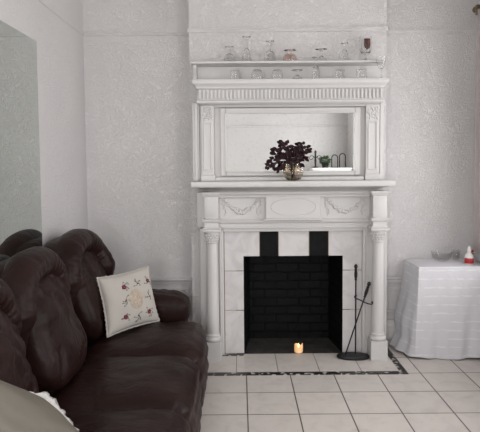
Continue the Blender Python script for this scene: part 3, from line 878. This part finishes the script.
def back(yc, sd, puff, dx=0.0, wide=1.0, fwd=0.0):
    base = Vector((-1.070 + dx, yc, .36)); upv = Vector((-.085, 0, .996)).normalized(); nv = Vector((.996, 0, .085)).normalized(); sv = Vector((0, 1, 0))
    W = lambda n_, s_, h_: base + nv * n_ + sv * (s_ * wide) + upv * h_
    bm = B()
    def f(p, q):
        return Vector((q.x, q.y * (1 - .16 * max(0, p.z) ** 2.2), q.z))
    superell(bm, (0, 0, 0), (.085, .315, .335), .45, .55, 56, 36, f)
    for v in bm.verts: v.co = W(v.co.x - .015, v.co.y, v.co.z + .325)
    # arched bolster, pleated towards its inner side
    m1, m2 = 90, 44
    pts = [(-.240, .02 + .365 * k / m2) for k in range(m2)]
    for k in range(m1 + 1):
        a = PI * (1.0 - k / m1)
        pts.append((.240 * math.copysign(abs(math.cos(a)) ** .80, math.cos(a)), .385 + .235 * abs(math.sin(a)) ** .85))
    pts += [(.240, .385 - .365 * (k + 1) / m2) for k in range(m2)]
    n = 28; rows = []
    for i_, (s, h) in enumerate(pts):
        s0, h0 = pts[max(i_ - 2, 0)]; s1, h1 = pts[min(i_ + 2, len(pts) - 1)]
        t = Vector((s1 - s0, h1 - h0)).normalized(); o_ = Vector((-t.y, t.x))      # outward in the s-h plane
        fade = max(0, min(1, (h - .10) / .32))
        r0 = .084 * (.62 + .38 * fade)
        row = []
        for k in range(n):
            a = 2 * PI * k / n
            inner = .5 - .5 * math.cos(a)
            crease = max(0, ridge(i_ * .21 + .5 * math.sin(a), k * .05, sd)) ** 3
            r = r0 * (1 - .09 * crease * (.25 + .75 * inner) + .05 * nz(i_ * .10, k * .10, sd + 4))
            oo = math.cos(a) * r * .98; nn = math.sin(a) * r * (.75 + .40 * fade) + .020 + .05 * fade + fwd * max(0, s / .24) * math.exp(-((h - .33) / .24) ** 2)
            row.append(bm.verts.new(W(nn, s + o_.x * oo, h + o_.y * oo)))
        rows.append(row)
    for a, b in zip(rows, rows[1:]):
        for k in range(n): bm.faces.new((a[k], a[(k + 1) % n], b[(k + 1) % n], b[k]))
    bm.faces.new(rows[0]); bm.faces.new(list(reversed(rows[-1])))
    bo = link('back_rest', bm, 'leather', sf, True)
    bm = B()
    def g_(p, q):
        top = max(0, p.z) ** 1.2; low = max(0, -p.z)
        x = q.x
        if p.x > 0:
            x *= 1 - .30 * top + (.35 + 2.2 * puff) * low * (1 - .35 * low)
            pleat = max(0, ridge(p.y * 4.2 + sd, p.z * .8, sd)) ** 2
            drape = max(0, ridge(p.y * 1.3 + p.z * 1.9 + sd, p.z * 1.1 - p.y * .9, sd + 5)) ** 5
            x += -.022 * pleat * (.15 + top) - .018 * drape + .009 * nz(p.y * 2.6, p.z * 3.2, sd + 9)
        return Vector((x, q.y * (1 - .14 * max(0, p.z) ** 2 + (.06 + puff) * low), q.z))
    superell(bm, (0, 0, 0), (.125, .262, .285), .62, .60, 96, 64, g_)
    for v in bm.verts: v.co = W(v.co.x + .085 + .10 * (.1 - v.co.z), v.co.y, v.co.z + .295)
    link('lumbar_pillow', bm, 'leather', bo, True)
back(SY[0] + .09, 1.3, .0, .0, 1.12, .085); back(SY[1], 8.2, .10, .0, 1.05); back(SY[2], 14.9, .0, .0)
def arm(yc):
    bm = B()
    def f(p, q):
        w = .012 * nz(p.x * 6, p.y * 3, p.z * 3 + yc)
        y = q.y; z = q.z + w
        if p.x > .5: z -= .03 * (p.x - .5) ** 2
        return Vector((q.x, y, z))
    superell(bm, (-.735, yc, .445), (.372, .150, .128), .62, .5, 48, 32, f)
    ao = link('arm', bm, 'leather', sf, True)
    bm = B(); superell(bm, (-.735, yc, .24), (.35, .125, .225), .25, .25, 40, 24); link('arm_panel', bm, 'leather', ao, True)
arm(3.885); arm(1.595)

# ------------------------------------------------------------------ cushions
def cushion(name, label, cat, cor, thick, mat, fringe_mat, fr, n=40, wav=.012, right_only=False):
    """cor = TL, TR, BR, BL corners; front faces the side of (TR-TL)x(BL-TL) normal pointing to the camera"""
    TL, TR, BR, BL = [Vector(c) for c in cor]
    nrm = (TR - TL).cross(BL - TL).normalized()
    c = (TL + TR + BR + BL) / 4
    if nrm.dot(Vector((0, 0, 1.5)) - c) < 0: nrm = -nrm
    def S(u, v, side=1, off=0):
        p = TL.lerp(TR, u).lerp(BL.lerp(BR, u), v)
        e = max(0, (4 * u * (1 - u)) * (4 * v * (1 - v)))
        # sides bow in a little between the corners
        pull = .08
        pc = p + (c - p) * pull * (1 - (2 * u - 1) ** 2 * (2 * v - 1) ** 2) * max(abs(2 * u - 1), abs(2 * v - 1)) ** 4
        d = thick * .5 * e ** .42
        d += .006 * nz(u * 5, v * 5, side * 3) * e ** .3
        return pc + nrm * (side * d + off)
    t = thing(name, label, cat, tuple((BL + BR) / 2))
    bm = B(); g1 = {}
    for side in (1, -1):
        for i in range(n + 1):
            for j in range(n + 1):
                if side == -1 and (i in (0, n) or j in (0, n)): g1[side, i, j] = g1[1, i, j]
                else: g1[side, i, j] = bm.verts.new(S(i / n, j / n, side))
        for i in range(n):
            for j in range(n):
                bm.faces.new((g1[side, i, j], g1[side, i + 1, j], g1[side, i + 1, j + 1], g1[side, i, j + 1]))
    link('cover', bm, mat, t, True)
    # ruffled edge
    bm = B(); per = []
    for k in range(4 * n):
        q, r = divmod(k, n); r /= n
        u, v = ((r, 0), (1, r), (1 - r, 1), (0, 1 - r))[q]
        per.append(S(u, v, 0))
    L = len(per); rows = []
    for k in range(L):
        p = per[k]; out = (p - c); out -= nrm * out.dot(nrm); out.normalize()
        w = wav * math.sin(k * 2.1) * .5
        fk = fr if not right_only else fr * (.18 + .82 * max(0, min(1, (k - n + 3) / 6.0)) * (1 if k < 2 * n + 2 else 0))
        rows.append([bm.verts.new(p - out * .006 + nrm * .004), bm.verts.new(p + out * fk * (.55) + nrm * (.004 + w * .5)), bm.verts.new(p + out * fk * (1 + .15 * math.sin(k * 1.3)) + nrm * w),
                     bm.verts.new(p + out * fk * .55 + nrm * (-.004 + w * .5)), bm.verts.new(p - out * .006 - nrm * .004)])
    for k in range(L):
        a, b = rows[k], rows[(k + 1) % L]
        for j in range(5): bm.faces.new((a[j], a[(j + 1) % 5], b[(j + 1) % 5], b[j]))
    link('ruffle', bm, fringe_mat, t, True)
    return t, S

cor = [(-.898, 3.40, .770), (-.629, 3.70, .785), (-.548, 3.62, .432), (-.812, 3.28, .434)]
cu, S = cushion('throw_cushion', 'cream cushion embroidered with maroon flowers propped in the far sofa corner', 'cushion', cor, .13, 'cotton', 'cotton', .009)
ASP = 1.0
def patch(bm, fu, off=.0025, rings=3, m_=28):
    """fu(a, r) -> (u, v): disc draped on the cushion front"""
    ctr = bm.verts.new(S(*fu(0, 0), 1, off)); prev = None
    for rr in range(1, rings + 1):
        row = [bm.verts.new(S(*fu(2 * PI * k / m_, rr / rings), 1, off if rr < rings else off * .3)) for k in range(m_)]
        for k in range(m_):
            if prev is None: bm.faces.new((ctr, row[k], row[(k + 1) % m_]))
            else: bm.faces.new((prev[k], row[k], row[(k + 1) % m_], prev[(k + 1) % m_]))
        prev = row
bm = B(); patch(bm, lambda a, r: (.535 + .135 * r * math.cos(a), .53 + .175 * r * math.sin(a)), .003, 5, 40); link('lace_medallion', bm, 'lace', cu, True)
flowers = [(.36, .28), (.63, .26), (.86, .26), (.35, .52), (.30, .78), (.53, .83), (.76, .80), (.82, .53)]
random.seed(5)
for q, (u0, v0) in enumerate(flowers):
    bm = B(); bg = B()
    big = q in (0, 2, 4, 6)
    r0 = .040 if big else .026
    for k in range(5 if big else 2):
        a0 = 2 * PI * k / 5 + q
        du, dv = r0 * .62 * math.cos(a0), r0 * .62 * math.sin(a0)
        patch(bm, lambda a, r: (u0 + du + r0 * .5 * r * math.cos(a), v0 + dv + r0 * .5 * r * math.sin(a)), .0028, 2, 10)
    for k in range(6):
        a0 = random.uniform(0, 2 * PI); l0 = random.uniform(.05, .10)
        seg = [S(u0 + l0 * t * math.cos(a0 + t * .9), v0 + l0 * t * math.sin(a0 + t * .9), 1, .0018) for t in (.25, .5, .75, 1.0)]
        tube(bg, seg, .0015, 4)
        uu, vv = u0 + l0 * math.cos(a0 + .9), v0 + l0 * math.sin(a0 + .9)
        if 0.08 < uu < .92 and .08 < vv < .92:
            patch(bg, lambda a, r: (uu + .014 * r * math.cos(a), vv + .011 * r * math.sin(a)), .0026, 1, 8)
    fl_ = link('embroidered_flower', bm, 'maroon', cu); link('sprig', bg, 'greythread', fl_)

cor2 = [(-.87, 1.50, .985), (-.672, 1.80, .712), (-.455, 1.87, .425), (-.70, 1.52, .480)]
cu2, S2 = cushion('scatter_cushion', 'grey satin cushion with a white fringed edge at the near end of the sofa', 'cushion', cor2, .15, 'satin', 'whitefringe', .036, 44, .005, True)

# ------------------------------------------------------------------ covered table
tb_ = thing('side_table', 'square side table hidden under the white cloth in the right alcove', 'table', (1.56, 4.19, 0))
bm = B(); box(bm, 1.325, 1.80, 4.02, 4.34, .675, .700, .004); link('tabletop', bm, 'wood', tb_)
for x in (1.39, 1.76):
    for y in (4.11, 4.31):
        bm = B(); box(bm, x - .02, x + .02, y - .02, y + .02, 0, .675, .003); link('leg', bm, 'wood', tb_)
bm = B()
TZ = .7035
def loop(t):
    """closed rectangle loop at drop t 0..1 : list of points"""
    pts = []
    z = TZ - t * (TZ - .014)
    fl = t ** 1.5
    c = {'bl': (1.312, 4.345 - .02 * t), 'fl': (1.312 - .015 * t, 4.005 - .018 * t + .05 * fl), 'fr': (1.812 + .006 * t, 4.005 - .005 * t), 'br': (1.812 + .006 * t, 4.350)}
    seq = [('bl', 'fl', 26), ('fl', 'fr', 44), ('fr', 'br', 20), ('br', 'bl', 30)]
    for a, b, n in seq:
        for k in range(n):
            f = k / n
            x = c[a][0] + (c[b][0] - c[a][0]) * f; y = c[a][1] + (c[b][1] - c[a][1]) * f
            amp = math.sin(PI * f) ** .7
            if a == 'bl':
                bul = [(0, 0), (.1, .008), (.3, .030), (.5, .058), (.68, .088), (.80, .075), (.86, .070), (.94, .105), (1, .125)]
                for (ta, va), (tb2, vb) in zip(bul, bul[1:]):
                    if ta <= t <= tb2: bv_ = va + (vb - va) * (t - ta) / (tb2 - ta)
                x -= bv_ * (1 - f) ** .6 + .012 * t * math.sin(f * 12 + 3 * t) * amp
            if a == 'fl':
                y -= fl * .010 * math.sin(f * 13 + .6) * amp + .006 * t * math.sin(f * 29 + 2 * t)
            pz = z
            if a == 'fl': pz += .010 * t * math.sin(f * 5 + 2.6)
            if a == 'bl': pz += .006 * t * (1 - f)
            pts.append(Vector((x, y, max(pz, .004))))
    return pts
loops = []
for t in [0, .004, .012, .03] + [.03 + .97 * k / 26 for k in range(1, 27)]:
    lp = loop(t)
    if t == 0:
        c0 = sum(lp, Vector()) / len(lp); lp = [p + (c0 - p) * .012 for p in lp]
    loops.append([bm.verts.new(p + Vector((0, 0, .0))) for p in lp])
m_ = len(loops[0])
for a, b in zip(loops, loops[1:]):
    for k in range(m_): bm.faces.new((a[k], a[(k + 1) % m_], b[(k + 1) % m_], b[k]))
bm.faces.new(loops[0])
tag(link('tablecloth', bm, 'damask', None, True, 45), 'white banded damask cloth draped to the floor over the alcove table', 'tablecloth')

# things on the cloth
bz = TZ + .001
def bowl_prof(R, h, t=.003):
    o = [(0, 0), (R * .45, 0), (R * .62, h * .08), (R * .88, h * .5), (R, h)]
    return o + [(R - t, h), (R * .88 - t, h * .5), (R * .58, h * .16), (0, h * .12)]
bm = B(); lathe(bm, bowl_prof(.082, .075), 0, 0, 0, 36); o = link('glass_bowl', bm, 'bowlglass', None, True, 50); o.location = (1.565, 4.245, bz)
tag(o, 'clear glass bowl on the white tablecloth near the wall', 'bowl')
bm = B(); lathe(bm, vessel('tumbler', .085, .055), 0, 0, 0, 28); o = link('water_glass', bm, 'bowlglass', None, True, 50); o.location = (1.690, 4.27, bz)
tag(o, 'small clear glass between the bowl and the red and white bottle', 'glass')
bt = thing('plastic_bottle', 'white plastic bottle with a red band at the bottom on the tablecloth', 'bottle', (1.728, 4.12, bz))
bm = B(); lathe(bm, [(0, .0), (.030, .0), (.032, .004), (.032, .050), (.030, .060), (.022, .074), (.014, .082), (.013, .094), (0, .094)], 1.728, 4.12, bz, 28); link('body', bm, 'whiteplastic', bt, True, 50)
bm = B(); lathe(bm, [(.0323, .005), (.0328, .006), (.0328, .044), (.0323, .045)], 1.728, 4.12, bz, 28, True); link('red_band', bm, 'redplastic', bt, True, 50)
bm = B(); lathe(bm, [(0, .0945), (.0155, .0945), (.0155, .112), (.011, .118), (.010, .132), (0, .133)], 1.728, 4.12, bz, 20); link('cap', bm, 'whiteplastic', bt, True, 50)
pp = thing('potted_plant', 'dark green leafy plant with a red bloom at the right edge of the tablecloth', 'plant', (1.775, 4.21, bz))
bm = B(); lathe(bm, [(0, 0), (.020, 0), (.026, .035), (.028, .038), (.024, .038), (0, .032)], 1.775, 4.21, bz, 20); link('pot', bm, 'pot', pp, True, 50)
bm = B(); random.seed(3)
for k in range(16):
    a = random.uniform(0, 2 * PI); d = Vector((math.cos(a) * .6, math.sin(a) * .6, random.uniform(.2, 1)))
    leaf(bm, Vector((1.775, 4.21, bz + .034)), d, Vector((0, 0, 1)), random.uniform(.035, .05), .02)
link('foliage', bm, 'green', pp)
bm = B(); blob(bm, (1.785, 4.195, bz + .082), .010); blob(bm, (1.777, 4.192, bz + .074), .007); link('bloom', bm, 'redflower', pp, True)

# ------------------------------------------------------------------ wall mirror on the left, curtain on the right
bm = B(); box(bm, XL + .001, XL + .008, 1.30, 3.345, .92, 2.222, .002, 1)
tag(link('wall_mirror', bm, 'oldmirror'), 'large frameless greenish mirror on the left wall above the sofa', 'mirror')
def curtain(y0, y1, z0_, z1, label, grp):
    bm = B(); n = 60; top, bot = [], []
    for k in range(n + 1):
        f = k / n; y = y0 + (y1 - y0) * f
        x = XR - .050 + .020 * math.sin(f * 26)
        top.append((x, y)); 
    rows = []
    for z in [z0_ + (z1 - z0_) * q / 12 for q in range(13)]:
        rows.append([bm.verts.new((x + .004 * math.sin(z * 3 + y * 9), y, z)) for x, y in top])
    for a, b in zip(rows, rows[1:]):
        for k in range(n): bm.faces.new((a[k], a[k + 1], b[k + 1], b[k]))
    o = link('curtain', bm, 'curtain', None, True)
    sm = o.modifiers.new('thickness', 'SOLIDIFY'); sm.thickness = .003
    tag(o, label, 'curtain', grp)
curtain(3.93, 4.24, .78, 2.62, 'mauve curtain hanging at the right edge beyond the covered table', None)
rd = thing('curtain_rod', 'aged brass curtain rod with ball finial above the alcove window', 'curtain rod', (XR - .045, 3.3, 2.645))
bm = B(); tube(bm, [(XR - .045, 2.30, 2.638), (XR - .045, 4.28, 2.638)], .012, 12); link('rod', bm, 'brass', rd, True)
bm = B(); blob(bm, (XR - .045, 4.295, 2.638), .026); link('finial', bm, 'brass', rd, True)
bm = B(); box(bm, XR - .075, XR, 4.215, 4.235, 2.58, 2.655, .003); box(bm, XR - .008, XR, 4.20, 4.25, 2.55, 2.66, .002); link('bracket', bm, 'brass', rd)

# ------------------------------------------------------------------ far corner seen only in the overmantel mirror
ch = thing('tall_chest', 'tall white chest of drawers in the rear corner, seen only in the mirror', 'chest of drawers', (1.52, -1.0, 0))
bm = B(); box(bm, 1.20, 1.84, -1.235, -.78, .06, 1.335, .004); box(bm, 1.19, 1.85, -1.24, -.765, 1.3355, 1.36, .005); link('body', bm, 'whiteplastic', ch)
bm = B(); box(bm, 1.22, 1.82, -1.22, -.80, .0, .06); link('plinth', bm, 'whiteplastic', ch)
for k in range(5):
    za = .09 + k * .247
    bm = B(); box(bm, 1.22, 1.82, -.782, -.765, za, za + .232, .004); d = link('drawer', bm, 'whiteplastic', ch)
    for x in (1.36, 1.68):
        bm = B(); blob(bm, (x, -.752, za + .116), .015); link('knob', bm, 'brass', d, True)
pl = thing('bushy_plant', 'bushy green plant reflected in the mirror, between the black iron ornaments', 'plant', (1.44, -1.0, 1.36))
bm = B(); lathe(bm, [(0, 0), (.05, 0), (.068, .085), (.072, .09), (.062, .09), (0, .08)], 1.44, -1.0, 1.361, 24); link('pot', bm, 'iron', pl, True, 50)
bm = B(); random.seed(11)
for k in range(190):
    d = Vector((random.gauss(0, 1), random.gauss(0, .8), random.gauss(.25, .8))).normalized()
    p = Vector((1.44, -1.0, 1.48)) + Vector((d.x * .075, d.y * .08, d.z * .065)) * random.uniform(.3, 1)
    leaf(bm, p, d + Vector((0, 0, -.2)), Vector((random.uniform(-.4, .4), .5, 1)), random.uniform(.03, .055), .022)
link('foliage', bm, 'green', pl)
ir = thing('iron_candlestick', 'black iron spike ornament with side curls reflected in the mirror', 'ornament', (1.275, -1.0, 1.36))
bm = B(); lathe(bm, [(0, 0), (.05, 0), (.05, .01), (.016, .02), (.012, .03), (.018, .12), (.014, .24), (.022, .27), (0, .30)], 1.275, -1.0, 1.3605, 16); link('spike', bm, 'iron', ir, True, 50)
for e in (-1, 1):
    bm = B(); pth = []
    for k in range(26):
        t = k / 25; a = t * 2.1 * PI; r = .058 * (1 - .55 * t)
        pth.append((1.275 + e * (.062 - r * math.cos(a) * .95), -1.0, 1.50 + r * math.sin(a) + .05 * t))
    tube(bm, pth, .005, 6); link('curl', bm, 'iron', ir, True)
ia = thing('iron_arch_ornament', 'black iron twin arch ornament reflected beside the green plant', 'ornament', (1.67, -1.0, 1.36))
for x0_, w_, h_ in ((1.60, .10, .215), (1.73, .10, .235)):
    bm = B()
    pth = [(x0_ - w_ / 2, -1.0, 1.362), (x0_ - w_ / 2, -1.0, 1.36 + h_ - w_ / 2)] + [(x0_ - w_ / 2 * math.cos(a), -1.0, 1.36 + h_ - w_ / 2 + w_ / 2 * math.sin(a)) for a in [PI * k / 14 for k in range(1, 15)]] + [(x0_ + w_ / 2, -1.0, 1.362)]
    tube(bm, pth, .008, 8); link('arch', bm, 'iron', ia, True)
bm = B(); box(bm, 1.53, 1.80, -1.03, -.97, 1.3602, 1.366); link('base', bm, 'iron', ia)

# ------------------------------------------------------------------ light
wd = bpy.data.worlds.new('World'); sc.world = wd; wd.use_nodes = True
bg_ = wd.node_tree.nodes['Background']; bg_.inputs['Color'].default_value = (0.93, 0.97, 1.0, 1); bg_.inputs['Strength'].default_value = 1.0
def window_light(name, w, power, colr):
    l = bpy.data.lights.new(name, 'AREA'); l.shape = 'RECTANGLE'; l.size = w[1] - w[0] - .1; l.size_y = w[3] - w[2] - .1
    l.energy = power; l.color = colr
    o = bpy.data.objects.new(name, l); col.objects.link(o)
    o.location = (XR + .14, (w[0] + w[1]) / 2, (w[2] + w[3]) / 2)
    o.rotation_euler = (PI / 2, 0, PI / 2)      # -Z of the light points into the room (-X)
    return o
window_light('daylight_alcove', W1, 36, (1, .98, .985))
window_light('daylight_side', W2, 98, (1, .98, .985))
o = window_light('daylight_rear', W3, 92, (1, .98, .985)); o.location = ((W3[0] + W3[1]) / 2, YR - .14, (W3[2] + W3[3]) / 2); o.rotation_euler = (PI / 2, 0, 0)
# ------------------------------------------------------------------ camera
f_, p_, r_ = 550.0, math.radians(3.43), math.radians(0.45)
Bv = Vector((0, math.sin(p_), math.cos(p_))); F = Vector((0, math.cos(p_), -math.sin(p_))); Xv = Vector((1, 0, 0))
R_ = Xv * math.cos(r_) - Bv * math.sin(r_); U_ = Xv * math.sin(r_) + Bv * math.cos(r_)
cam = bpy.data.cameras.new('camera'); cam.sensor_fit = 'HORIZONTAL'; cam.sensor_width = 36; cam.lens = 36 * f_ / 480
cam.shift_y = -23 / 480; cam.clip_start = .05
co = bpy.data.objects.new('camera', cam); col.objects.link(co)
mt = Matrix((R_, U_, -F)).transposed().to_4x4(); mt.translation = Vector((0, 0, 1.5)); co.matrix_world = mt
sc.camera = co
vs = sc.view_settings
vs.view_transform = 'Standard'; vs.look = 'None'; vs.gamma = 1; vs.use_curve_mapping = False; vs.exposure = -0.45
sc.cycles.use_denoising = True
sc.cycles.max_bounces = 12; sc.cycles.transmission_bounces = 10; sc.cycles.diffuse_bounces = 6
sc.cycles.caustics_refractive = True
